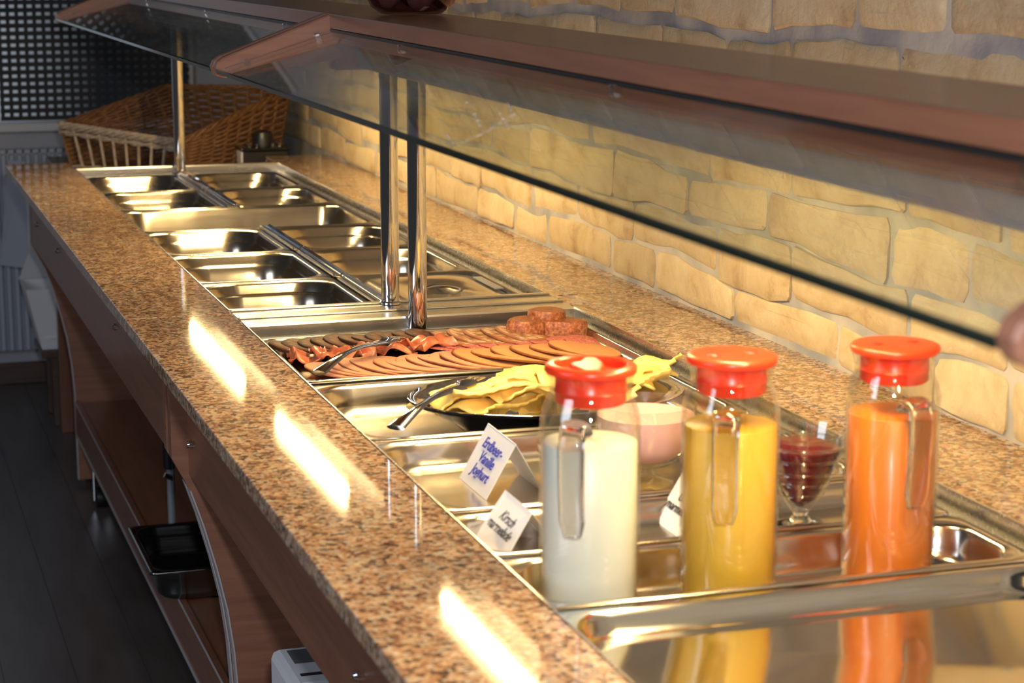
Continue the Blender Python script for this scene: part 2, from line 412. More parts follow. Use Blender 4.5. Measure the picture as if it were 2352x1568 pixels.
# ================================================================== COUNTER UNITS
def prof_panel(y0, y1):
    p = [(-.106,-.03),(-.106,-.215),(-.078,-.27),(-.060,-.325),(-.040,-.40),(-.025,-.47),(-.016,-.54),(-.011,-.62),(-.010,-.86),(.66,-.86),(.66,-.03)]
    return MB().prism(p, 1, y0, y1)
def screw(mb, x, y, z):
    mb.tube([(x,y,z),(x-.004,y,z)], .0065, 12); mb.tube([(x-.004,y,z),(x-.007,y,z)], [.005,.003], 12)
def counter(y0, y1, w0, w1, label, fx, fz, screws, flip):
    """y0,y1 the unit, w0,w1 the well opening"""
    t = thing('serving_counter', (.27,(y0+y1)/2,FZ), label, 'counter')
    MB().box(-.165,y0,-.02, .0,y1,0).build('granite_front', GRAN, t, bevel=.0015)
    MB().box(.53,y0,-.02, .706,y1,0).build('granite_ledge', GRAN, t, bevel=.0015)
    # steel well
    m = MB()
    e = .006
    def rect(a,b_,c_,d_,z): return [(a,c_,z),(b_,c_,z),(b_,d_,z),(a,d_,z)]
    m.rings([rect(-.0005,.5305,w0-e,w1+e,-.003), rect(0,.530,w0-e,w1+e,.0012), rect(.0015,.527,w0,w1,.0012), rect(.003,.5265,w0+.001,w1-.001,-.002),
             rect(.003,.5265,w0+.001,w1-.001,-.021), rect(.014,.516,w0+.012,w1-.012,-.0215), rect(.014,.516,w0+.012,w1-.012,-.16)], False, True)
    m.build('well', STEEL2, t)
    yy = (y0, w0-e) if flip else (w1+e, y1)
    m = MB(); a, b_ = yy
    m.box(0,a,-.02, .53,b_,0.0)
    m2 = MB()
    if flip: m2.box(0,w1+e,-.02, .53,w1+e+.03,0.0)
    else: m2.box(0,y0,-.02, .53,w0-e,0.0)
    m2.build('steel_bridge', STEEL2, t, bevel=.002)
    m.build('steel_bridge', STEEL2, t, bevel=.002)
    m = MB(); ym = (a+b_)/2; m.box(.001,ym-.004,.0003, .529,ym+.004,.003); m.build('seam_bead', STEEL2, t, bevel=.0012)
    MB().box(fx,y0+.006,fz, fx+.018,y1-.004,-.021).build('fascia', WOOD, t, bevel=.001)
    MB().box(fx+.02,y0+.03,-.2, fx+.05,y1-.03,-.03).build('rail', BLACK, t)
    prof_panel(y1-.035,y1-.01).build('end_panel', WOODX, t)
    prof_panel(y0+.01,y0+.035).build('end_panel', WOODX, t)
    for yy in (y1-.0355, y0+.0095):
        m = MB(); pts = [(-.078,-.27),(-.060,-.325),(-.040,-.40),(-.025,-.47),(-.016,-.54),(-.011,-.62),(-.010,-.86)]
        for (p, q), (p2, q2) in zip(pts[:-1], pts[1:]):
            m.add([(p-.0015,yy,q),(p2-.0015,yy,q2),(p2-.0015,yy+.026,q2),(p-.0015,yy+.026,q),(p+.001,yy,q),(p2+.001,yy,q2),(p2+.001,yy+.026,q2),(p+.001,yy+.026,q)],
                  [(0,1,2,3),(4,7,6,5),(0,4,5,1),(1,5,6,2),(2,6,7,3),(3,7,4,0)])
        m.build('edge_band', EDGE, t)
    MB().box(.0,y0+.04,-.73, .64,y1-.04,-.645).build('lower_shelf', WOOD, t, bevel=.001)
    MB().box(-.012,y0+.036,-.735, -.0005,y1-.036,-.641).build('shelf_front', WOOD, t)
    MB().box(-.0145,y0+.036,-.737, -.0122,y1-.036,-.731).build('edging_strip', EDGE, t)
    MB().box(-.0145,y0+.036,-.644, -.0122,y1-.036,-.6405).build('edging_strip', EDGE, t)
    for y, z in screws:
        m = MB(); screw(m, fx, y, z); m.build('screw', CHROME, t, smooth=True)
    for y in (y0+.12, y1-.26):
        for x in (.022, .58):
            m = MB(); m.tube([(x-.014,y,-.852),(x+.014,y,-.852)], .028, 20); ob = m.build('caster', BLACK, t, smooth=True, bevel=.003)
            m = MB(); m.box(x-.020,y-.012,-.862, x-.0145,y+.012,-.74); m.box(x+.0145,y-.012,-.862, x+.020,y+.012,-.74); m.box(x-.020,y-.012,-.745, x+.020,y+.012,-.731); m.build('caster_fork', CHROME, t, bevel=.003)
    return t
cf = counter(2.245, 4.62, 2.275, 4.44, 'farther granite-topped buffet counter holding the empty steel food pans', -.105, -.213, [(3.9,-.13),(4.42,-.135),(2.86,-.125)], True)
cn = counter(-.02, 2.240, .085, 2.130, 'nearer granite-topped buffet counter holding meats, cheese and juice jugs', -.08, -.243, [(2.17,-.187),(1.105,-.183)], False)
# drain pipe under the far well
t = thing('drain_valve', (.044,3.25,-.64), 'grey drain pipe with black valve handle above the lower shelf', 'drain valve')
MB().tube([(.044,3.25,-.6405),(.044,3.25,-.162)], .0085, 16).build('pipe', GREYM, t, smooth=True)
MB().tube([(.040,3.243,-.50),(.040,3.243,-.44)], .0125, 14).build('valve_handle', BLACK, t, smooth=True, bevel=.003)
MB().tube([(.030,3.240,-.512),(.044,3.240,-.520)], .006, 12).build('silver_tip', CHROME, t, smooth=True)

# ================================================================== SNEEZE GUARDS
def guard(y0, y1, posts, tubes, tilt, label):
    t = thing('sneeze_guard', (.266,y1,.0), label, 'sneeze guard')
    # top board
    MB().box(.150,y0+.004,.440, .315,y1-.004,.4625).build('top_board', WOOD, t, bevel=.002)
    # inner valance + lamp housing (inverted trough)
    MB().prism([(.190,.439),(.190,.404),(.199,.404),(.199,.439)], 1, y0+.02, y1-.02).build('valance', WOOD, t)
    MB().prism([(.1895,.4035),(.197,.380),(.200,.380),(.201,.4035),(.298,.4035),(.3,.378),(.303,.378),(.303,.439),(.2,.439)], 1, y0+.02, y1-.02).build('lamp_housing', GREYM, t)
    poly = [(-.024,.376),(-.026,.384),(-.022,.393),(-.012,.400),(.15,.4615),(.157,.4615),(.157,.441),(.162,.438),(.174,.397),(.168,.394),(-.01,.369),(-.02,.370)]
    for y in (y1-.02, y0):
        ob = MB().prism(poly, 1, y, y+.02).build('bracket', WOODX, t, bevel=.003)
        yf = y-.0012
        MB().prism([(-.012,.3835),(.160,.4375),(.160,.436),(-.012,.382)], 1, yf, y+.002).build('groove', BLACK, ob)
        for X_, Z_ in ((.022,.391),(.130,.428)):
            m = MB(); m.tube([(X_,yf,Z_),(X_,yf-.005,Z_)], [.0062,.0045], 14); m.build('screw', CHROME, ob, smooth=True)
        MB().prism([(.160,.439),(.160,.377),(.312,.377),(.312,.439)], 1, y+.001, y+.019).build('end_board', WOODX, t, bevel=.001)
    # glass: sloped pane with dark polished edge
    a = Vector((-.0215,.3795)); b_ = Vector((.158,.4365)); d = (b_-a).normalized(); nn = Vector((-d.y,d.x))*.003
    q = [a-nn, b_-nn, b_+nn, a+nn]
    gp = MB().prism([tuple(p) for p in q], 1, y0+.018, y1-.018).build('glass_pane', GUARD, t)
    e0 = a-d*.0035
    MB().prism([tuple(e0-nn*1.0), tuple(a-nn*1.0), tuple(a+nn*1.0), tuple(e0+nn*1.0)], 1, y0+.021, y1-.021).build('glass_edge', GEDGE, gp)
    MB().box(.150,y0+.02,.4345, .158,y1-.02,.4395).build('glass_channel', BLACK, t)
    for y in [y0+(y1-y0)*k for k in (.12,.447,.80)]:
        MB().box(.143,y-.005,.425, .155,y+.005,.437).build('glass_clip', CHROME, t, bevel=.0015)
    for x, y in posts:
        zb0 = .0008 if (abs(y-2.251) < .001 or y < .1) else (-.0125 if y > 4 else -.0205)
        MB().lathe([(.0175,zb0),(.0175,zb0+.003),(.0145,zb0+.005),(.0145,.4395)], (x,y,0), 32).build('post', CHROME, t, smooth=True)
    for ya, yb in tubes:
        ob = MB().tube([(.250,ya,.3905),(.250,yb,.3905)], .006, 14).build('lamp_tube', TUBE, t, smooth=True)
        for ye, s in ((ya,-1),(yb,1)):
            MB().tube([(.250,ye,.3905),(.250,ye+s*.02,.3905)], .0095, 14).build('tube_cap', WHITE, t, smooth=True)
    if tilt:
        sm = bpy.data.materials.get('dried_splash') or smear_mat()
        nv = Vector((nn.x,0,nn.y)).normalized()
        def streak(pts, wd):
            m = MB(); P = [Vector(p) for p in pts]; vs = []; fs = []
            for i, p in enumerate(P):
                d3 = (P[min(i+1,len(P)-1)]-P[max(i-1,0)]).normalized(); sd = d3.cross(nv).normalized()*wd*(.35+.65*math.sin(PI*(i+.5)/len(P)))
                vs += [p+sd, p-sd, p-sd+nv*.0003, p+sd+nv*.0003]
            m.rings([vs[4*i:4*i+4] for i in range(len(P))], True, True); m.build('dried_splash', sm, gp)
        def L(a_, b2, n=5): return [Vector(a_).lerp(Vector(b2), i/n) for i in range(n+1)]
        A = {k: Vector(v) for k, v in dict(a=(-.0096,.9652,.3867),b=(.02,.9781,.3961),c=(.0576,1.0112,.4081),d=(.0599,1.076,.4088),e=(.0344,.9589,.4007),f=(.0565,1.1656,.4077),g=(.0133,.9676,.394),h=(.0647,1.2519,.4103),i=(.0526,1.1361,.4065),j=(.0401,1.0851,.4025),k=(-.0028,1.0431,.3889),l=(-.0145,.9744,.3852),m=(.0743,1.0853,.4134),n=(.0506,.9899,.4059)).items()}
        for p, q_, w_ in (('a','b',.0026),('b','c',.0022),('d','e',.0012),('j','g',.0011),('k','l',.0009),('m','n',.0009)): streak(L(A[p],A[q_]), w_)
        for p in 'hfij': streak([A[p]+Vector((0,-.002,0)), A[p], A[p]+Vector((0,.002,0))], .0022)
    t.rotation_euler = (tilt,0,0)
    return t
guard(-.01, 2.205, [(.2645,2.112),(.268,.045)], [(1.28,1.92),(.35,1.0)], .0045, 'nearer sneeze guard with tilted glass pane, wooden top board and chrome posts')
guard(2.215, 4.56, [(.258,2.251),(.262,4.40)], [(2.52,3.13),(3.49,4.20)], .0, 'farther sneeze guard with tilted glass pane in front of the window')

# ================================================================== PANS
def pan_mesh(w, d, depth, rc=.045, step=True, rim=.012, thin=False):
    a, b_ = w/2, d/2
    rs_ = [rr(0,0,a,b_,.012,-.005), rr(0,0,a,b_,.012,-.0015), rr(0,0,a-.0015,b_-.0015,.012,0), rr(0,0,a-rim*.75,b_-rim*.75,.02,0),
           rr(0,0,a-rim,b_-rim,rc*.9,-.0012), rr(0,0,a-rim-.002,b_-rim-.002,rc,-.005)]
    if step:
        rs_ += [rr(0,0,a-rim-.003,b_-rim-.003,rc,-.019), rr(0,0,a-rim-.0055,b_-rim-.0055,rc,-.0225), rr(0,0,a-rim-.0075,b_-rim-.0075,rc,-.025)]
    k = rim+.008 if step else rim+.003
    rs_ += [rr(0,0,a-k-depth*.012,b_-k-depth*.012,rc,-depth+.014), rr(0,0,a-k-depth*.012-.0025,b_-k-depth*.012-.0025,rc,-depth+.006),
            rr(0,0,a-k-depth*.012-.008,b_-k-depth*.012-.008,rc*.85,-depth+.0015), rr(0,0,a-k-depth*.012-.015,b_-k-depth*.012-.015,rc*.7,-depth)]
    return MB().rings(rs_, False, True)
ZP = -.0145
def pan(x0, x1, y0, y1, depth, label, mat=None, step=True, rc=.045, z=ZP, name='food_pan', rim=.012, group='steel food pans in the counter wells', rim_bead=True, solid=.0009):
    g = .0015
    m = pan_mesh(x1-x0-2*g, y1-y0-2*g, depth, .062 if (depth == .065) else rc, step, rim)
    o = m.build(name, mat or (STEELD if depth > .06 else STEEL), smooth=True, angle=60, solid=solid)
    o.location = ((x0+x1)/2, (y0+y1)/2, z); o['_o'] = list(o.location)
    tag(o, label, 'pan', group); return o
Rw = [2.290,2.628,2.968,3.305,3.668,4.020,4.385]
XL0, XL1, XR0, XR1 = .004,.253,.275,.514
pan(XL0,XL1,Rw[0],Rw[1],.065,'empty half-size pan in the front left of the far well, beside the steel lid')
pan(XL0,XL1,Rw[1],Rw[2],.065,'half-size pan with a few brown meatballs lying in its bottom')
pan(XL0,XL1,Rw[2],Rw[3],.065,'empty half-size pan left of the divider, right in front of the deep full-width pan')
pan(XR0,XR1,Rw[1],Rw[2],.065,'empty half-size pan right behind the steel lid, seen past the chrome posts')
pan(XR0,XR1,Rw[2],Rw[3],.065,'empty half-size pan right of the divider, right in front of the deep full-width pan')
pan(.004,.514,Rw[3],Rw[4],.10,'deep full-width pan with a dark green leaf scrap in it', step=False)
pan(XL0,XL1,Rw[4],Rw[5],.065,'empty half-size pan on the left, right behind the deep full-width pan')
pan(XR0,XR1,Rw[4],Rw[5],.065,'empty half-size pan on the right, right behind the deep full-width pan')
pan(XL0,XL1,Rw[5],Rw[6],.065,'half-size pan with orange-red scraps, at the foot of the farthest post')
pan(XR0,XR1,Rw[5],Rw[6],.065,'empty half-size pan in the far right corner of the far well')
# dividers
def divider(y0, y1, label):
    m = MB().prism([(.2535,-.006),(.2565,-.0085),(.2605,-.0085),(.2620,-.012),(.2660,-.012),(.2675,-.0085),(.2715,-.0085),(.2745,-.006),(.2745,-.0175),(.2535,-.0175)], 1, y0+.004, y1-.004)
    o = m.build('divider_bar', CHROME, loc=(.264,(y0+y1)/2,-.0145), bevel=.0008); tag(o, label, 'divider bar', 'divider bars between the half-size pans')
divider(Rw[0],Rw[1],'chrome divider bar between the steel lid and the front left pan')
divider(Rw[1],Rw[2],'chrome divider bar between the meatball pan and its right neighbour')
divider(Rw[2],Rw[3],'chrome divider bar just in front of the deep full-width pan')
divider(Rw[4],Rw[5],'chrome divider bar just behind the deep full-width pan')
divider(Rw[5],Rw[6],'chrome divider bar running up to the farthest chrome post')
# lid
t = thing('pan_lid', ((XR0+XR1)/2,(Rw[0]+Rw[1])/2,ZP), 'steel pan lid with round finger recess and spoon notch, behind the near posts', 'lid')
cx, cy = (XR0+XR1)/2, (Rw[0]+Rw[1])/2; a, b_ = .1185, .167
n_ = 28
def circ(r, z): return [(cx+r*math.cos(2*PI*(i)/n_), cy-.02+r*1.25*math.sin(2*PI*(i)/n_), z) for i in range(n_)]
m = MB().rings([rr(cx,cy,a,b_,.012,ZP-.004), rr(cx,cy,a,b_,.012,ZP+.001), rr(cx,cy,a-.010,b_-.010,.03,ZP+.001), rr(cx,cy,a-.013,b_-.013,.035,ZP-.004), rr(cx,cy,a-.019,b_-.019,.04,ZP-.005),
                rr(cx,cy,a-.023,b_-.023,.045,ZP-.0005), rr(cx,cy,a-.04,b_-.04,.05,ZP+.0005), circ(.040,ZP+.0005), circ(.037,ZP-.002), circ(.024,ZP-.010), circ(.010,ZP-.013)], False, True)
m.build('lid_plate', STEEL, t, smooth=True, angle=60)
MB().tube([(cx-.035,cy-.02,ZP+.002),(cx-.012,cy-.02,ZP+.007),(cx+.012,cy-.02,ZP+.007),(cx+.035,cy-.02,ZP+.002)], .0045, 10).build('finger_bar', STEEL, t, smooth=True)
MB().box(cx+.088,cy-.055,ZP+.0016, cx+.104,cy+.075,ZP+.004).build('spoon_notch', GREYM, t, bevel=.001)
MB().box(cx-.10,cy-b_+.006,ZP+.0012, cx+.10,cy-b_+.010,ZP+.004).build('front_bead', CHROME, t, bevel=.001)

# near well
P1 = pan(.004,.514,1.425,1.750,.040,'full-width shallow pan under the cheese platter', step=False, rc=.05, group='steel food pans in the counter wells')
P2 = pan(.004,.514,1.100,1.420,.034,'full-width shallow pan under the pink yogurt bowl and the first name card', step=False, rc=.05)
P3 = pan(.004,.514,.937,1.093,.024,'narrow shallow pan under the glass of dark red jam', step=False, rc=.03)
P4 = pan(.004,.514,.772,.930,.040,'narrow pan in which the three juice jugs stand', step=False, rc=.04)
P5 = pan(.004,.514,.440,.766,.021,'full-width flat shining pan closest to the camera', mat=MIRROR, step=False, rc=.045, rim=.011)
pan(.004,.514,.100,.436,.021,'hidden flat pan at the near end of the well', mat=MIRROR, step=False, rc=.045)
# meat tray
tray = pan(.006,.514,1.758,2.083,.014,'full-width steel tray covered with sliced cold meats', step=False, rc=.02, rim=.006, z=ZP+.003, name='meat_tray', group=None)
TZ = -.0250

# ================================================================== COLD MEATS
def slice_mesh(a, b_, th, seed, n=22, jag=.04, dome=.0):
    q = random.Random(seed); ph = [q.uniform(0,6.28) for _ in range(4)]
    def ring(s, z): return [(a*s*math.cos(t)*(1+jag*math.sin(2*t+ph[0])+jag*.6*math.sin(3*t+ph[1])+jag*.25*math.sin(7*t+ph[2])),
                             b_*s*math.sin(t)*(1+jag*math.sin(2*t+ph[0])+jag*.6*math.sin(3*t+ph[1])+jag*.25*math.sin(7*t+ph[2])),
                             z+.0012*math.sin(2*t+ph[3])*s) for t in [2*PI*i/n for i in range(n)]]
    return MB().rings([ring(.97,-th/2), ring(1,-th*.2), ring(1,th*.25), ring(.955,th/2), ring(.5,th/2+dome)], True, True)
def rind_mat(name, inner, rind, a, b_, w_=.9, nscale=120, stops=None, rough=.62):
    m, nt, b = nmat(name)
    c = coord(nt, (1/a,1/b_,1)); ln = nt.nodes.new('ShaderNodeVectorMath'); ln.operation = 'LENGTH'
    sx = nt.nodes.new('ShaderNodeSeparateXYZ'); nt.links.new(c, sx.inputs[0]); cb = nt.nodes.new('ShaderNodeCombineXYZ')
    nt.links.new(sx.outputs[0], cb.inputs[0]); nt.links.new(sx.outputs[1], cb.inputs[1]); nt.links.new(cb.outputs[0], ln.inputs[0])
    c2 = coord(nt); n = N(nt, 'ShaderNodeTexNoise', Scale=float(nscale), Detail=5.0, Roughness=.6); nt.links.new(c2, n.inputs['Vector'])
    inn = ramp(nt, n.outputs[0], stops or [(.35, tuple(x*.88 for x in inner)), (.65, inner)])
    rd = ramp(nt, ln.outputs['Value'], [(w_, (0,0,0)), (min(.999,w_+.05), (1,1,1))])
    mx = nt.nodes.new('ShaderNodeMix'); mx.data_type = 'RGBA'; nt.links.new(rd.outputs[0], mx.inputs[0]); nt.links.new(inn.outputs[0], mx.inputs[6]); mx.inputs[7].default_value = (*rind, 1)
    nt.links.new(mx.outputs[2], b.inputs['Base Color']); b.inputs['Roughness'].default_value = rough; b.inputs['Specular IOR Level'].default_value = .12
    b.inputs['Subsurface Weight'].default_value = .0
    bump(nt, b, n.outputs[0], .25, .001)
    return m
def lay(name, meshes, mat, xs, y, tilt, label, cat, group, zr=0., dz=.0, rotz=0, yj=.004, ramp_y=0):
    out = []
    for i, x in enumerate(xs):
        o = bpy.data.objects.new(name, meshes[i%len(meshes)]); COL.objects.link(o)
        o.location = (x, y+random.uniform(-yj,yj)+ramp_y*i, TZ+dz); o.rotation_euler = (random.uniform(-.03,.03), tilt+random.uniform(-.03,.03), rotz+random.uniform(-.08,.08))
        o['_o'] = list(o.location)
        lb = label(i, len(xs)) if callable(label) else label
        tag(o, lb, cat, group); out.append(o)
    return out
def mk(mb, name, mat):
    o = mb.build(name, mat, smooth=True, angle=50); me = o.data; bpy.data.objects.remove(o); return me
pinkm = rind_mat('pink_sausage', (.56,.255,.16), (.28,.10,.055), .052,.062, .955, 60)
tanm = rind_mat('tan_ham', (.54,.25,.11), (.20,.065,.02), .055,.060, .93, 60)
darkm = rind_mat('liver_sausage', (.42,.22,.12), (.055,.02,.012), .038,.056, .80, 90, [(.35,(.050,.018,.009)),(.55,(.125,.050,.022)),(.72,(.25,.12,.055))])
brawnm = rind_mat('brawn', (.5,.3,.18), (.30,.12,.06), .036,.058, .90, 70, [(.36,(.18,.07,.04)),(.5,(.38,.20,.10)),(.64,(.62,.44,.30))])
salm = speckled('salami', [(.38,(.36,.06,.055)),(.55,(.55,.16,.13)),(.68,(.78,.48,.40))], 240, .4)
roastm = speckled('brown_roast', [(.3,(.10,.028,.012)),(.5,(.28,.085,.032)),(.68,(.48,.20,.085))], 190, .5, bstr=.6)
hamm = speckled('cured_ham', [(.3,(.26,.045,.022)),(.5,(.46,.12,.055)),(.66,(.62,.25,.14)),(.74,(.72,.48,.34))], 38, .35)
pk = [mk(slice_mesh(.052,.062,.0030,s,jag=.02), 'slice', pinkm) for s in (1,2,3)]
tn = [mk(slice_mesh(.055,.060,.0036,s,jag=.025), 'slice', tanm) for s in (4,5,6)]
dk = [mk(slice_mesh(.038,.056,.0060,s), 'slice', darkm) for s in (7,8,9)]
br = [mk(slice_mesh(.036,.058,.0050,s,jag=.06), 'slice', brawnm) for s in (10,11,12)]
sl = [mk(slice_mesh(.032,.036,.0022,s,jag=.02), 'slice', salm) for s in (13,14)]
ORD = ['first','second','third','fourth','fifth','sixth','seventh','eighth','ninth','tenth','eleventh','twelfth','thirteenth']
def nth(what, side='from the left'):
    return lambda i, n: (ORD[i]+' '+what+' counted '+side)
lay('liver_sausage_slice', dk, darkm, [.050+.0215*i for i in range(11)], 2.012, .17,
    nth('dark-rimmed liver sausage slice in the back row,'), 'sausage slice', 'liver sausage slices in the back row', dz=.010, ramp_y=.0022)
lay('brawn_slice', br, brawnm, [.296+.026*i for i in range(5)], 2.014, .15,
    nth('mottled brawn slice right of the chrome post,'), 'meat slice', 'brawn slices in the back row', dz=.010)
lay('salami_slice', sl, salm, [.268+.0265*i for i in range(9)], 1.962, .12,
    nth('pink speckled salami slice in the middle row,', 'from the folded ham'), 'salami slice', 'pink salami slices in the middle row', dz=.007, ramp_y=-.0012)
lay('pale_sausage_slice', pk, pinkm, [.082+.0165*i for i in range(13)], 1.850, .11,
    nth('pale pink sausage slice in the fanned front row,', 'from the granite'), 'sausage slice', 'pale pink sausage slices in the front row', dz=.009, ramp_y=.0006)
lay('tan_ham_slice', tn, tanm, [.302+.0300*i for i in range(6)], 1.864, .12,
    nth('tan ham slice with brown rind in the front row,', 'from the pink slices'), 'ham slice', 'tan ham slices in the front row', dz=.010, ramp_y=.002)
# thick roast pieces
for i, (x, y, z, rz, lb) in enumerate(((.416,2.035,.016,.2,'thick brown crusted roast slice on the left, in the back corner of the meat tray'),(.470,2.02,.016,-.35,'thick brown crusted roast slice on the right, in the back corner of the meat tray'),(.455,2.052,.030,.6,'brown roast slice resting on top of the other two'))):
    o = slice_mesh(.036,.030,.026 if i < 2 else .018,20+i,jag=.09).build('roast_slice', roastm, smooth=True, angle=50)
    o.location = (x,y,TZ+z-.001); o.rotation_euler = (0,.06,rz); o['_o'] = list(o.location); tag(o, lb, 'meat slice', 'thick brown roast slices')
# folded ham
def folded(seed, L, W, H, n=22, mrows=6):
    q = random.Random(seed); p1, p2, p3 = (q.uniform(0,6) for _ in range(3)); rs_ = []
    for j in range(mrows):
        v = j/(mrows-1)-.5
        rs_.append([((i/(n-1)-.5)*L+.006*math.sin(9*i/(n-1)+p3+v*3), v*W*(1+.2*math.sin(6*i/(n-1)+p1)), H*(.55+.45*math.sin(13*i/(n-1)+p1+v*2.2))*(1-abs(v)*.7)+.004*math.sin(20*v+p2+i*.5)) for i in range(n)])
    return MB().rings(rs_, closed=False)
for i, (x, y, rz, L, lb) in enumerate(((.060,1.935,-.35,.075,'folded raw ham slice at the left end of the meat tray'),(.105,1.932,.15,.085,'folded raw ham slice lying over the left ham fold'),(.165,1.950,.0,.085,'folded raw ham slice next to the fork handle block'),(.235,1.966,.3,.085,'folded raw ham slice touching the salami row'))):
    o = folded(i, L, .050, .017).build('folded_ham', hamm, smooth=True, angle=80, solid=.0016)
    o.location = (x,y,TZ+.007); o.rotation_euler = (0,0,rz); o['_o'] = list(o.location); tag(o, lb, 'ham slice', 'folded raw ham slices')
# ---- cheese platter and cheese
pl = thing('cheese_platter', (.285,1.565,-.053), 'oval steel platter heaped with yellow cheese slices', 'platter')
def oval(a, b_, z, n=40, c=(.285,1.565)): return [(c[0]+a*math.cos(2*PI*i/n), c[1]+b_*math.sin(2*PI*i/n), z) for i in range(n)]
MB().rings([oval(.100,.070,-.054), oval(.105,.074,-.053), oval(.125,.088,-.035), oval(.165,.115,-.012), oval(.180,.127,-.007), oval(.182,.129,-.005), oval(.180,.127,-.004), oval(.162,.112,-.010), oval(.12,.085,-.032), oval(.10,.07,-.046)], True, True).build('dish', BLACKG, pl, smooth=True, angle=60)
MB().rings([oval(.181,.128,-.0045), oval(.1835,.1305,-.003), oval(.1815,.1285,-.0015), oval(.164,.113,-.0075), oval(.12,.085,-.0305),oval(.10,.07,-.045)], False, True).build('steel_liner', CHROME, pl, smooth=True, angle=60)
chm = plain('cheese', (.98,.71,.20), .38, nscale=30, nstr=.05)
def cheese_mesh(seed, L=.140, W=.100, n=20, mr_=10):
    q = random.Random(seed); p = [q.uniform(0,6) for _ in range(5)]; rs_ = []
    for j in range(mr_):
        v = j/(mr_-1)-.5
        row = []
        for i in range(n):
            u = i/(n-1)-.5
            jag = .0035*(1 if i%2 else -1)*(abs(v) > .42)
            row.append((u*L*(1+.08*math.sin(3*v+p[0])), v*W*(1+.12*math.sin(4*u+p[1]))+jag, .007*math.sin(7*u+p[2])+.006*math.sin(9*v+p[3])-.055*u*u*L*8*.4))
        rs_.append(row)
    return MB().rings(rs_, closed=False)
spots = [(.190,1.585,.002,.15),(.215,1.545,.006,.4),(.245,1.61,.008,-.2),(.26,1.555,.014,.1),(.29,1.60,.016,.4),(.30,1.545,.019,-.3),(.345,1.59,.014,.3),(.36,1.545,.016,.0),(.380,1.575,.012,.5),(.225,1.535,.016,-.2),(.27,1.535,.024,.15),(.33,1.53,.024,-.1),(.385,1.545,.018,.7)]
lbs = ['cheese slice at the left tip of the platter','cheese slice in the front left, under the fork head','cheese slice at the back left, standing up to the tray edge','wavy cheese slice in the middle of the heap, lower layer','cheese slice at the back of the heap','cheese slice in the middle front, lower layer','cheese slice right of the heap, behind the milk jug','cheese slice right front, behind the milk jug','cheese slice behind the milk jug handle, lower layer','top cheese slice on the left front of the heap','top cheese slice in the middle front of the heap','top cheese slice seen at the left edge of the milk jug','jagged cheese slice standing between milk jug and orange juice jug']
for i, (x, y, z, rz) in enumerate(spots):
    o = cheese_mesh(i).build('cheese_slice', chm, smooth=True, angle=80, solid=.0028)
    o.location = (x,y,z-.004); o.rotation_euler = (random.uniform(-.1,.1)-.12, random.uniform(-.12,.12) - (.22 if i == 12 else 0), rz); o['_o'] = list(o.location)
    tag(o, lbs[i], 'cheese slice', 'yellow cheese slices on the platter')
# forks
def fork(p0, p1, mid, label, head_up):
    t = thing('serving_fork', p0, label, 'fork')
    P0, P1 = Vector(p0), Vector(p1); pts = []; rads = []; fl_ = []
    for i in range(12):
        s = i/11; p = P0.lerp(P1, s); p.z += mid*math.sin(PI*s); pts.append(p); rads.append(.0035+.0045*abs(s-.5)*2); fl_.append((1.6,.45))
    MB().tube(pts, rads, 8, flat=fl_).build('handle', CHROME, t, smooth=True)
    d = (P1-P0).normalized(); side = d.cross(Vector((0,0,1))).normalized()
    m = MB(); e = P1
    m.tube([e, e+d*.02+Vector((0,0,.001)), e+d*.032], [.006,.011,.009], 10, flat=(1.3,.3)); m.build('fork_head', CHROME, t, smooth=True)
    for k in (-1,0,1):
        m = MB(); q = e+d*.030+side*.0075*k; m.tube([q, q+d*.014, q+d*.03+Vector((0,0,-.003))], [.0022,.002,.001], 6); m.build('tine', CHROME, t, smooth=True)
    return t
fork((.026,1.752,.002), (.155,1.905,.006), .010, 'steel serving fork lying across the corner of the meat tray', True)
fork((.050,1.440,-.004), (.165,1.560,.012), .008, 'steel serving fork leaning on the cheese platter', True)

# ================================================================== DISHES, CARDS
def dish(name, c, prof_out, prof_in, label, cat, content=None, cmat=None, cname='contents'):
    t = thing(name, c, label, cat)
    m = MB().lathe(prof_out+prof_in, c, 40, True, True); m.build('glass_bowl', JGLASS, t, smooth=True, angle=60)
    if content: MB().lathe(content, c, 40, True, True).build(cname, cmat, t, smooth=True, angle=50)
    return t
yog = plain('pink_yogurt', (.86,.50,.50), .45, nscale=60, nstr=.1)
jam = plain('dark_red_jam', (.11,.006,.012), .12, nscale=70, nstr=.6)
zf2 = ZP-.034; zf3 = ZP-.024
dish('yogurt_bowl', (.300,1.262,zf2+.001), [(.032,0),(.033,.003),(.012,.010),(.010,.018),(.034,.026),(.053,.044),(.058,.070),(.059,.095)], [(.057,.095),(.056,.070),(.051,.046),(.032,.030),(.004,.026)],
     'clear footed glass bowl full of pink yogurt, between milk jug and yellow juice jug', 'bowl',
     [(.031,.0305),(.0505,.047),(.0555,.070),(.0565,.082),(.040,.086),(.015,.084)], yog, 'yogurt')
jd = dish('jam_glass', (.375,1.012,zf3+.001), [(.027,0),(.028,.003),(.012,.007),(.007,.013),(.009,.017),(.019,.030),(.032,.056),(.042,.082),(.048,.104)], [(.0465,.104),(.040,.082),(.030,.056),(.017,.032),(.002,.022)],
     'fluted footed dessert glass of dark red jam, between yellow and orange juice jugs', 'glass dish',
     [(.004,.023),(.0165,.0325),(.0295,.0565),(.0385,.081),(.0395,.086),(.025,.092),(.01,.090)], jam, 'jam')
MB().lathe([(.027,.0035),(.012,.0075),(.0075,.013),(.0095,.0175),(.002,.019)], (.375,1.012,zf3+.001), 28, True, True).build('stem', SGLASS, jd, smooth=True)
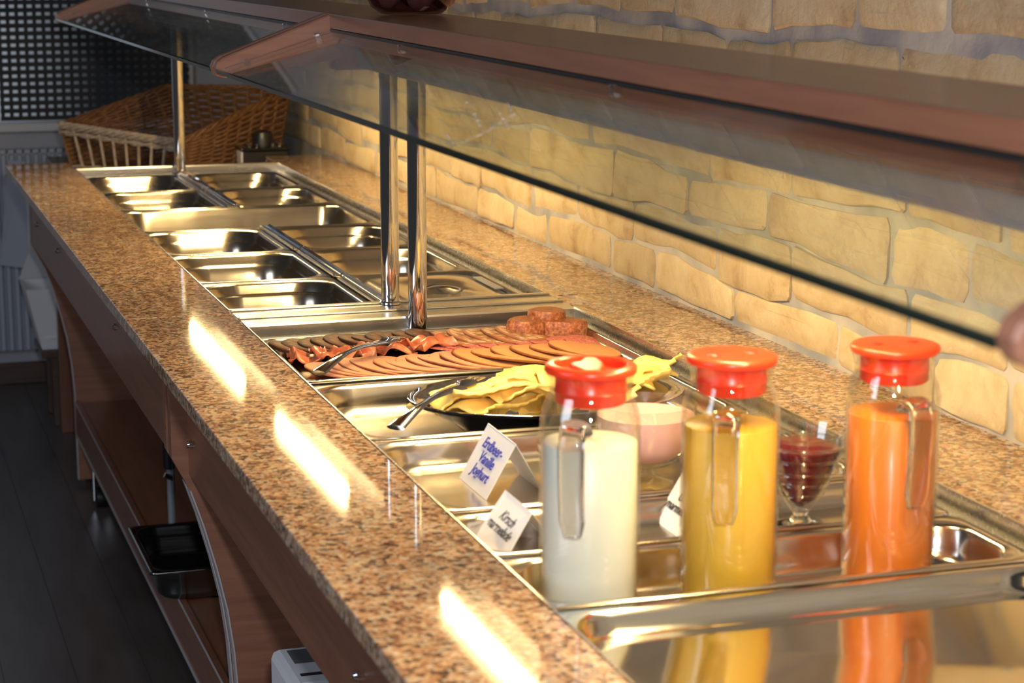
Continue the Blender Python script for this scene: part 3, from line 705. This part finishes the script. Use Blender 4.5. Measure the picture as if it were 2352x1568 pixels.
for k in range(5):
    r_ = [.0235,.0295,.0355,.0405,.045][k]; z_ = [.038,.050,.063,.077,.091][k]
    m = MB(); c_ = Vector((.375,1.012,zf3+.001)); m.tube([tuple(c_+Vector((r_*math.cos(2*PI*i/28), r_*math.sin(2*PI*i/28), z_))) for i in range(29)], .0016, 6, cap=False); m.build('glass_ridge', SGLASS, jd, smooth=True)
oat = speckled('nut_spread', [(.35,(.16,.07,.03)),(.6,(.34,.17,.07))], 90, .3)
ob = dish('ribbed_glass_dish', (.205,1.235,zf2+.001), [(.026,0),(.028,.006),(.036,.03),(.042,.055),(.044,.062)], [(.042,.062),(.034,.03),(.024,.008),(.002,.006)],
     'small ribbed glass dish half hidden behind the milk jug', 'glass dish', [(.023,.009),(.033,.030),(.037,.042),(.02,.045)], oat, 'filling')
for k in range(6):
    z_ = .008+k*.009; r_ = .029+k*.0026; c_ = Vector((.205,1.235,zf2+.001))
    m = MB(); m.tube([tuple(c_+Vector((r_*math.cos(2*PI*i/24), r_*math.sin(2*PI*i/24), z_))) for i in range(25)], .002, 6, cap=False); m.build('glass_ridge', SGLASS, ob, smooth=True)
# drinking-bowl spoon in yogurt
MB_sp = MB().tube([(.285,1.20,.066),(.30,1.225,.064),(.315,1.25,.060)], [.004,.006,.008], 8, flat=(1.6,.3))
def card(A0, A1, B0, B1, C0, C1, lines, mat, label, size, cut=None):
    """A ridge, B front foot, C back foot; index 0 far end, 1 near end (world points)"""
    t = thing('name_card', tuple((Vector(B0)+Vector(C1))/2), label, 'name card')
    A0, A1, B0, B1, C0, C1 = (Vector(p) for p in (A0,A1,B0,B1,C0,C1)); th = .0007
    n1 = (A1-A0).cross(B0-A0).normalized(); n2 = (A1-A0).cross(C0-A0).normalized()
    if n1.x > 0: n1 = -n1
    if n2.x < 0: n2 = -n2
    def leaf(P, Q, R_, S_, n, nm):
        m = MB(); vs = [P,Q,R_,S_,P-n*th,Q-n*th,R_-n*th,S_-n*th]; m.add(vs, [(0,1,2,3),(7,6,5,4),(0,4,5,1),(1,5,6,2),(2,6,7,3),(3,7,4,0)]); return m.build(nm, PAPER, t)
    leaf(A0,A1,B1,B0,n1,'front_leaf'); leaf(A0,A1,C1,C0,n2,'back_leaf')
    me = text_mesh(lines, size); me.materials.clear(); me.materials.append(mat)
    o = bpy.data.objects.new('lettering', me); COL.objects.link(o); o.parent = t
    xa = (A1-A0).normalized(); ya = ((A0-B0)-(A0-B0).dot(xa)*xa).normalized(); za = xa.cross(ya)
    if za.dot(n1) < 0: za = -za
    ce = (A0+A1+B0+B1)/4+n1*.0009
    R_ = Matrix((xa,ya,za)).transposed().to_4x4(); R_.translation = ce-Vector(t['_o']); o.matrix_local = R_
    return t
zc = zf2+.0005
card((.138,1.350,.0155),(.138,1.247,.0145),(.103,1.352,zc),(.103,1.249,zc),(.176,1.348,zc),(.176,1.262,zc), 'Erdbeer-\nVanille\nJoghurt', BLUE,
     'white folded name card with three lines of blue handwriting in the yogurt pan', .019)
zc = zf3+.0005
card((.075,1.092,.007),(.075,1.005,.006),(.031,1.068,zc),(.0457,.9933,zc+.0052),(.106,1.088,zc),(.110,1.020,zc), 'Kirsch\nmarmelade', INK,
     'white folded name card with black handwriting at the granite edge', .0155)
card((.272,1.085,.013),(.272,1.010,.012),(.238,1.080,zc),(.238,1.005,zc),(.300,1.075,zc),(.300,1.005,zc), 'Gem.\nmarmelade', INK,
     'white folded name card half hidden behind the yellow juice jug', .0145)

# ================================================================== JUGS
def jug(x, y, hand, liq, lvl, label, lidkind, rb=.0464, lname='milk'):
    z0 = ZP-.040+.0008; t = thing('glass_jug', (x,y,z0), label, 'jug', 'glass jugs with red lids')
    HS = 1.060
    prof = [(.030,.0005),(.038,.0),(.044,.004),(rb,.012),(rb,.172),(.0455,.182),(.0425,.193),(.0385,.201),(.0375,.207),(.0395,.216),(.0415,.222)]
    inn = [(.0395,.222),(.0365,.215),(.0352,.207),(.0363,.200),(.0405,.191),(.0432,.181),(rb-.0022,.172),(rb-.0022,.014),(.041,.008),(.03,.0065)]
    prof = [(r,z*HS) for r, z in prof]; inn = [(r,z*HS) for r, z in inn]
    MB().lathe(prof+inn, (x,y,z0), 56, True, True).build('glass_body', JGLASS, t, smooth=True, angle=60)
    ri = rb-.0027; lvl *= HS
    MB().lathe([(.030,.0072),(.041,.0085),(ri,.0145),(ri,lvl-.001),(ri-.001,lvl)], (x,y,z0), 56, True, True).build(lname, liq, t, smooth=True, angle=50)
    # lid
    lp = [(.031,.193),(.0328,.195),(.0328,.2035),(.0338,.2045),(.0328,.206),(.0328,.2195),(.0415,.2212),(.0427,.2232),(.0428,.2262),(.0410,.2285)]
    lp += {0:[(.0345,.2295),(.0325,.228),(.0320,.221),(.002,.2205)], 1:[(.036,.2292),(.002,.2292)]}[lidkind]
    lp = [(r,z+.0132) for r, z in lp]
    lid = MB().lathe(lp, (x,y,z0), 48, True, True).build('lid', RED, t, smooth=True, angle=45)
    if lidkind == 0:
        m = MB(); q = [(-.006,-.032),(.008,-.030),(.013,-.008),(.012,.010),(.006,.031),(-.006,.031),(-.010,.012),(-.020,.004),(-.016,-.010)]
        a_ = -.35; q = [(x+px*math.cos(a_)-py*math.sin(a_), y+px*math.sin(a_)+py*math.cos(a_)) for px, py in q]
        m.prism(q, 2, z0+.2337, z0+.2422); m.build('grip_bar', RED, lid, bevel=.003)
    else:
        for s in (-1,1):
            MB().lathe([(.006,.2424),(.005,.2432),(.002,.2434)], (x+s*.019,y,z0), 16).build('pour_mark', plain('dark_red', (.5,.02,.01), .4), lid, smooth=True)
    # handle
    dx, dy = math.cos(hand), math.sin(hand)
    def P(r, z): return (x+dx*r, y+dy*r, z0+z*HS)
    MB().tube([P(.040,.176),P(.050,.182),P(.060,.187),P(.069,.183),P(.074,.170),P(.074,.150),P(.072,.125),P(.069,.105),P(.066,.092)],
        [.0125,.0125,.0130,.0125,.0118,.0116,.0115,.0115,.008], 14, flat=(1.0,.38)).build('handle', SGLASS, t, smooth=True, angle=60)
    return t
milk = plain('milk', (.74,.73,.68), .35); yj = plain('yellow_juice', (.70,.42,.045), .35); oj = plain('orange_juice', (.62,.17,.022), .35)
ca = math.atan2(-1.69,-.64)
jug(.0780,.849,ca-.22,milk,.160,'glass jug of white milk with a recessed red lid, leftmost of the three jugs',0,lname='milk')
jug(.2185,.849,ca-.12,yj,.166,'glass jug of yellow juice with a flat red lid, standing between the other two jugs',1,rb=.0464,lname='juice')
jug(.3890,.849,ca+.22,oj,.165,'glass jug of orange-red juice with a flat red lid, closest to the stone wall',1,rb=.0450,lname='juice')

# ================================================================== SCRAPS IN THE FAR PANS
mbm = speckled('browned_meat', [(.3,(.13,.05,.02)),(.6,(.36,.16,.06))], 120, .5, bstr=.6)
for i, (x, lb) in enumerate(((.075,'leftmost meatball scrap in the far pan'),(.118,'long middle piece of browned meat in the far pan'),(.172,'rightmost piece of browned meat in the far pan'))):
    o = slice_mesh(.022 if i else .016,.016,.012,40+i,jag=.12,dome=.004).build('meat_piece', mbm, smooth=True, angle=60)
    o.location = (x,2.83,ZP-.056); o['_o'] = list(o.location); tag(o, lb, 'meat piece', 'browned meat pieces left in the pan')
o = slice_mesh(.036,.020,.010,50,jag=.2,dome=.006).build('leaf_scrap', speckled('dark_greens', [(.3,(.008,.014,.005)),(.7,(.04,.05,.015))], 200, .6, bstr=1), smooth=True, angle=60)
o.location = (.305,3.53,ZP-.087); tag(o, 'dark green leaf scrap in the deep full-width pan', 'food scrap')
o = slice_mesh(.034,.030,.010,51,jag=.2,dome=.004).build('red_scrap', speckled('red_sauce', [(.3,(.35,.05,.02)),(.7,(.62,.16,.06))], 90, .35, bstr=.6), smooth=True, angle=60)
o.location = (.185,4.27,ZP-.055); tag(o, 'orange-red food scrap in the pan by the farthest post', 'food scrap')

# ================================================================== LOWER SHELF THINGS
o = pan_mesh(.53,.325,.065,.045,True).build('shelf_pan', steel('dark_steel', (.25,.27,.28), .18), smooth=True, angle=60, solid=.001)
o.location = (.196,2.935,-.641+.066); tag(o, 'dark steel food pan lying on the lower shelf under the granite', 'pan')
t = thing('white_carton', (.03,1.73,-.64), 'white shrink-wrapped carton with a printed black bar on the lower shelf', 'carton')
m = MB().box(-.035,1.66,-.6405, .12,1.82,-.40); m.build('carton_body', WHITE, t, bevel=.012)
MB().box(-.015,1.745,-.3998, .055,1.80,-.3994).build('barcode_patch', plain('grey_print', (.10,.10,.11), .6), t)
for k in range(4): MB().box(.058+.006*k,1.745,-.3998, .061+.006*k,1.80,-.3994).build('barcode_line', INK, t)
MB().box(-.017,1.695,-.3998, .07,1.705,-.3994).build('black_bar', INK, t)

# ================================================================== BASKET, HOLDER, TABLE
tb = thing('side_table', (.35,4.95,FZ), 'dark wooden side table under the wicker basket', 'table')
MB().box(.0,4.64,-.075, .69,5.28,-.048).build('table_top', WOODZ, tb, bevel=.003)
for x, y in ((.03,4.68),(.66,4.68),(.03,5.24),(.66,5.24)): MB().box(x-.02,y-.02,FZ+.0026, x+.02,y+.02,-.076).build('leg', WOODZ, tb, bevel=.002)
WK = speckled('wicker', [(.3,(.10,.045,.02)),(.7,(.23,.115,.05))], 60, .5, bstr=.4)
WKL = speckled('pale_wicker', [(.3,(.30,.23,.17)),(.7,(.50,.42,.33))], 60, .55, bstr=.4)
bk = thing('wicker_basket', (.33,4.83,-.047), 'large brown wicker bread basket with a low slatted front', 'basket')
BZ = -.045
FLb, FRb, BRb, BLb = (Vector(p) for p in ((.038,4.90,BZ),(.285,4.668,BZ),(.60,4.80,BZ),(.40,5.06,BZ)))
FLt, FRt, BRt, BLt = (Vector(p) for p in ((.012,4.93,.073),(.300,4.655,.040),(.640,4.80,.170),(.330,5.05,.166)))
def quad(P0, P1, Q0, Q1, u, v): return P0.lerp(P1, u).lerp(Q0.lerp(Q1, u), v)
def weave(P0, P1, Q0, Q1, nrow, nst, tag_, stake_mat, open_=False):
    nrm = (P1-P0).cross(Q0-P0).normalized()
    if not open_:
        m = MB()
        for j in range(nrow):
            v = (j+.5)/nrow; n = nst*4
            m.tube([quad(P0,P1,Q0,Q1,i/n,v)+nrm*.004*math.sin(i*PI/4*1.0+j*PI) for i in range(n+1)], .0042, 5)
        o = m.build('weave', WK, bk, smooth=True); o['kind'] = 'stuff'
    for i in range(nst+1):
        u = i/nst; MB().tube([quad(P0,P1,Q0,Q1,u,0), quad(P0,P1,Q0,Q1,u,.5), quad(P0,P1,Q0,Q1,u,1)], .0045 if not open_ else .0042, 6).build('stake', stake_mat, bk, smooth=True)
weave(FLb,FRb,FLt,FRt, 10, 9, 'f', WKL, True)
weave(FRb,BRb,FRt,BRt, 22, 9, 'r', WK)
weave(BLb,BRb,BLt,BRt, 23, 9, 'b', WK)
weave(FLb,BLb,FLt,BLt, 20, 10, 'l', WK)
MB().add([FLb,FRb,BRb,BLb]+[p+Vector((0,0,.01)) for p in (FLb,FRb,BRb,BLb)], [(0,1,2,3),(4,5,6,7),(0,4,5,1),(1,5,6,2),(2,6,7,3),(3,7,4,0)]).build('base', WK, bk)
def rope(P, Q, r, mat, nm, tw=3, off=.006):
    for k in range(tw):
        n = 40; L = (Q-P).length; d = (Q-P).normalized(); a = d.cross(Vector((0,0,1))).normalized(); b_ = a.cross(d)
        MB().tube([P.lerp(Q, i/n)+a*math.cos(i/n*L*55+k*2*PI/tw)*off+b_*math.sin(i/n*L*55+k*2*PI/tw)*off for i in range(n+1)], r, 6).build(nm, mat, bk, smooth=True)
rope(FLt,FRt,.0052,WKL,'rim_braid',4,.0075)
dn = Vector((0,0,-.019)); rope(FLt+dn,FRt+dn,.004,WKL,'rim_braid',2,.004)
rope(FLb+Vector((0,0,.004)),FRb+Vector((0,0,.004)),.004,WKL,'rim_braid',2,.004)
rope(FRt,BRt,.0045,WK,'rim_braid',3,.0055); rope(BLt,BRt,.0045,WK,'rim_braid',3,.0055); rope(FLt,BLt,.0045,WK,'rim_braid',3,.0055)
h = thing('cutlery_box', (.55,4.70,-.047), 'small black box with a round knob and chrome fittings beside the basket', 'box')
MB().box(.473,4.645,-.047, .60,4.735,.012).build('box_body', BLACK, h, bevel=.004)
MB().box(.466,4.638,.0125, .607,4.742,.022).build('box_lid', BLACKG, h, bevel=.004)
MB().box(.466,4.640,-.045, .4725,4.700,.012).build('side_plate', WHITE, h, bevel=.002)
MB().lathe([(.030,.022),(.030,.045),(.026,.060),(.012,.066)], (.538,4.69,0), 24).build('round_knob', BLACK, h, smooth=True)
for dx in (-.042,-.022,.022,.042):
    MB().lathe([(.005,.022),(.006,.028),(.003,.032)], (.535+dx,4.655,0), 12).build('stud', CHROME, h, smooth=True)

# ================================================================== STOOL, WHITE BOX, WHITE PANEL at far left
st = thing('wooden_stool', (.05,5.42,FZ), 'small dark wooden stool under the white box by the radiator', 'stool')
MB().box(-.035,5.30,-.662, .19,5.54,-.640).build('seat', WOODD, st, bevel=.003)
for x, y in ((.012,5.33),(.17,5.33),(.012,5.51),(.17,5.51)): MB().prism([(x-.015,y-.015),(x+.015,y-.015),(x+.015,y+.015),(x-.015,y+.015)], 2, FZ+.0026, -.663).build('leg', WOODD, st, bevel=.002)
wbx = thing('white_box', (.05,5.4,-.639), 'white open box standing on the wooden stool', 'box')
def frust(a0, a1, b0, b1, z0, z1, th):
    # open-top tapered box a: bottom rect b: top rect
    def R(c, z): return [(c[0],c[1],z),(c[2],c[1],z),(c[2],c[3],z),(c[0],c[3],z)]
    m = MB(); i0 = (a0[0]+th,a0[1]+th,a0[2]-th,a0[3]-th); i1 = (b0[0]+th,b0[1]+th,b0[2]-th,b0[3]-th)
    m.rings([R(a0,z0), R(b0,z1), R(i1,z1), R(i0,z0+th)], True, True); return m
frust((-.030,5.32,.17,5.50),None,(-.075,5.27,.18,5.52),None,-.639,-.445,.006).build('box_shell', PAPER, wbx, bevel=.003)
MB().box(-.022,5.308,-.605, .15,5.316,-.46).build('raised_face', PAPER, wbx, bevel=.004)
MB().add([(-.076,5.50,-.445),(.17,5.50,-.445),(.17,5.56,-.33),(-.02,5.56,-.33),(-.076,5.506,-.445),(.17,5.506,-.445),(.17,5.566,-.33),(-.02,5.566,-.33)], [(0,1,2,3),(7,6,5,4),(0,4,5,1),(1,5,6,2),(2,6,7,3),(3,7,4,0)]).build('open_flap', WHITE, wbx)
pn = thing('white_board', (-.07,5.6,-.45), 'pale grey board leaning against the radiator behind the counter end', 'board')
MB().add([(-.118,5.70,-.43),(-.030,5.60,-.43),(-.030,5.66,-.10),(-.075,5.74,-.10),(-.118,5.708,-.43),(-.030,5.608,-.43),(-.030,5.668,-.10),(-.075,5.748,-.10)], [(0,1,2,3),(7,6,5,4),(0,4,5,1),(1,5,6,2),(2,6,7,3),(3,7,4,0)]).build('sheet', RADM, pn)
MB().box(-.034,5.60,-.43, -.028,5.607,-.12).build('bright_edge', PAPER, pn)

# ================================================================== ONION BOWL on the guard
oz = .4635
onb = thing('glass_fruit_bowl', (.252,2.09,oz), 'dark glass bowl of garlic and shallots on top of the nearer guard', 'bowl')
MB().lathe([(.040,0),(.046,.001),(.060,.011),(.067,.027),(.068,.055),(.0655,.055),(.0645,.029),(.057,.013),(.040,.004)], (.252,2.09,oz), 36, True, True).build('glass_shell', thin_glass('smoked_glass', (.55,.42,.42)), onb, smooth=True, angle=60)
gar = speckled('garlic_skin', [(.3,(.55,.50,.42)),(.7,(.80,.78,.70))], 30, .5); sha = speckled('shallot_skin', [(.3,(.10,.02,.035)),(.7,(.30,.09,.11))], 40, .4)
for i, (dx, dy, dz, r_, mt, lb) in enumerate(((.003,-.034,.028,.021,gar,'white garlic bulb at the front of the bowl'),(-.034,-.016,.026,.016,gar,'pale garlic bulb on the left in the bowl'),(.038,-.022,.026,.017,sha,'dark red shallot on the right in the bowl'),(.005,.012,.030,.018,sha,'dark shallot at the back of the bowl'),(-.028,.020,.026,.014,sha,'dark shallot at the left rear of the bowl'))):
    m = MB(); n = 20; pr_ = [(.1,-.95),(.55,-.8),(.95,-.3),(1.0,.05),(.8,.5),(.4,.85),(.15,1.15),(.08,1.5)]
    m.rings([[(r_*a*math.cos(2*PI*k/n)*(1+.06*math.cos(6*2*PI*k/n)), r_*a*math.sin(2*PI*k/n)*(1+.06*math.cos(6*2*PI*k/n)), r_*z) for k in range(n)] for a, z in pr_], True, True)
    o = m.build('garlic_bulb' if mt is gar else 'shallot', mt, smooth=True, angle=70); o.location = (.252+dx*1.15,2.09+dy*1.15,oz+dz*.9); o.rotation_euler = (random.uniform(-.4,.4),random.uniform(-.4,.4),i)
    tag(o, lb, 'garlic' if mt is gar else 'shallot', 'bulbs in the glass bowl')

# ------------------------------------------------------------------ lift everything so that the floor is z=0
for o in list(bpy.data.objects):
    if '_o' in o: del o['_o']
    if o.parent is None and o.type not in ('CAMERA','LIGHT'): o.location.z += G
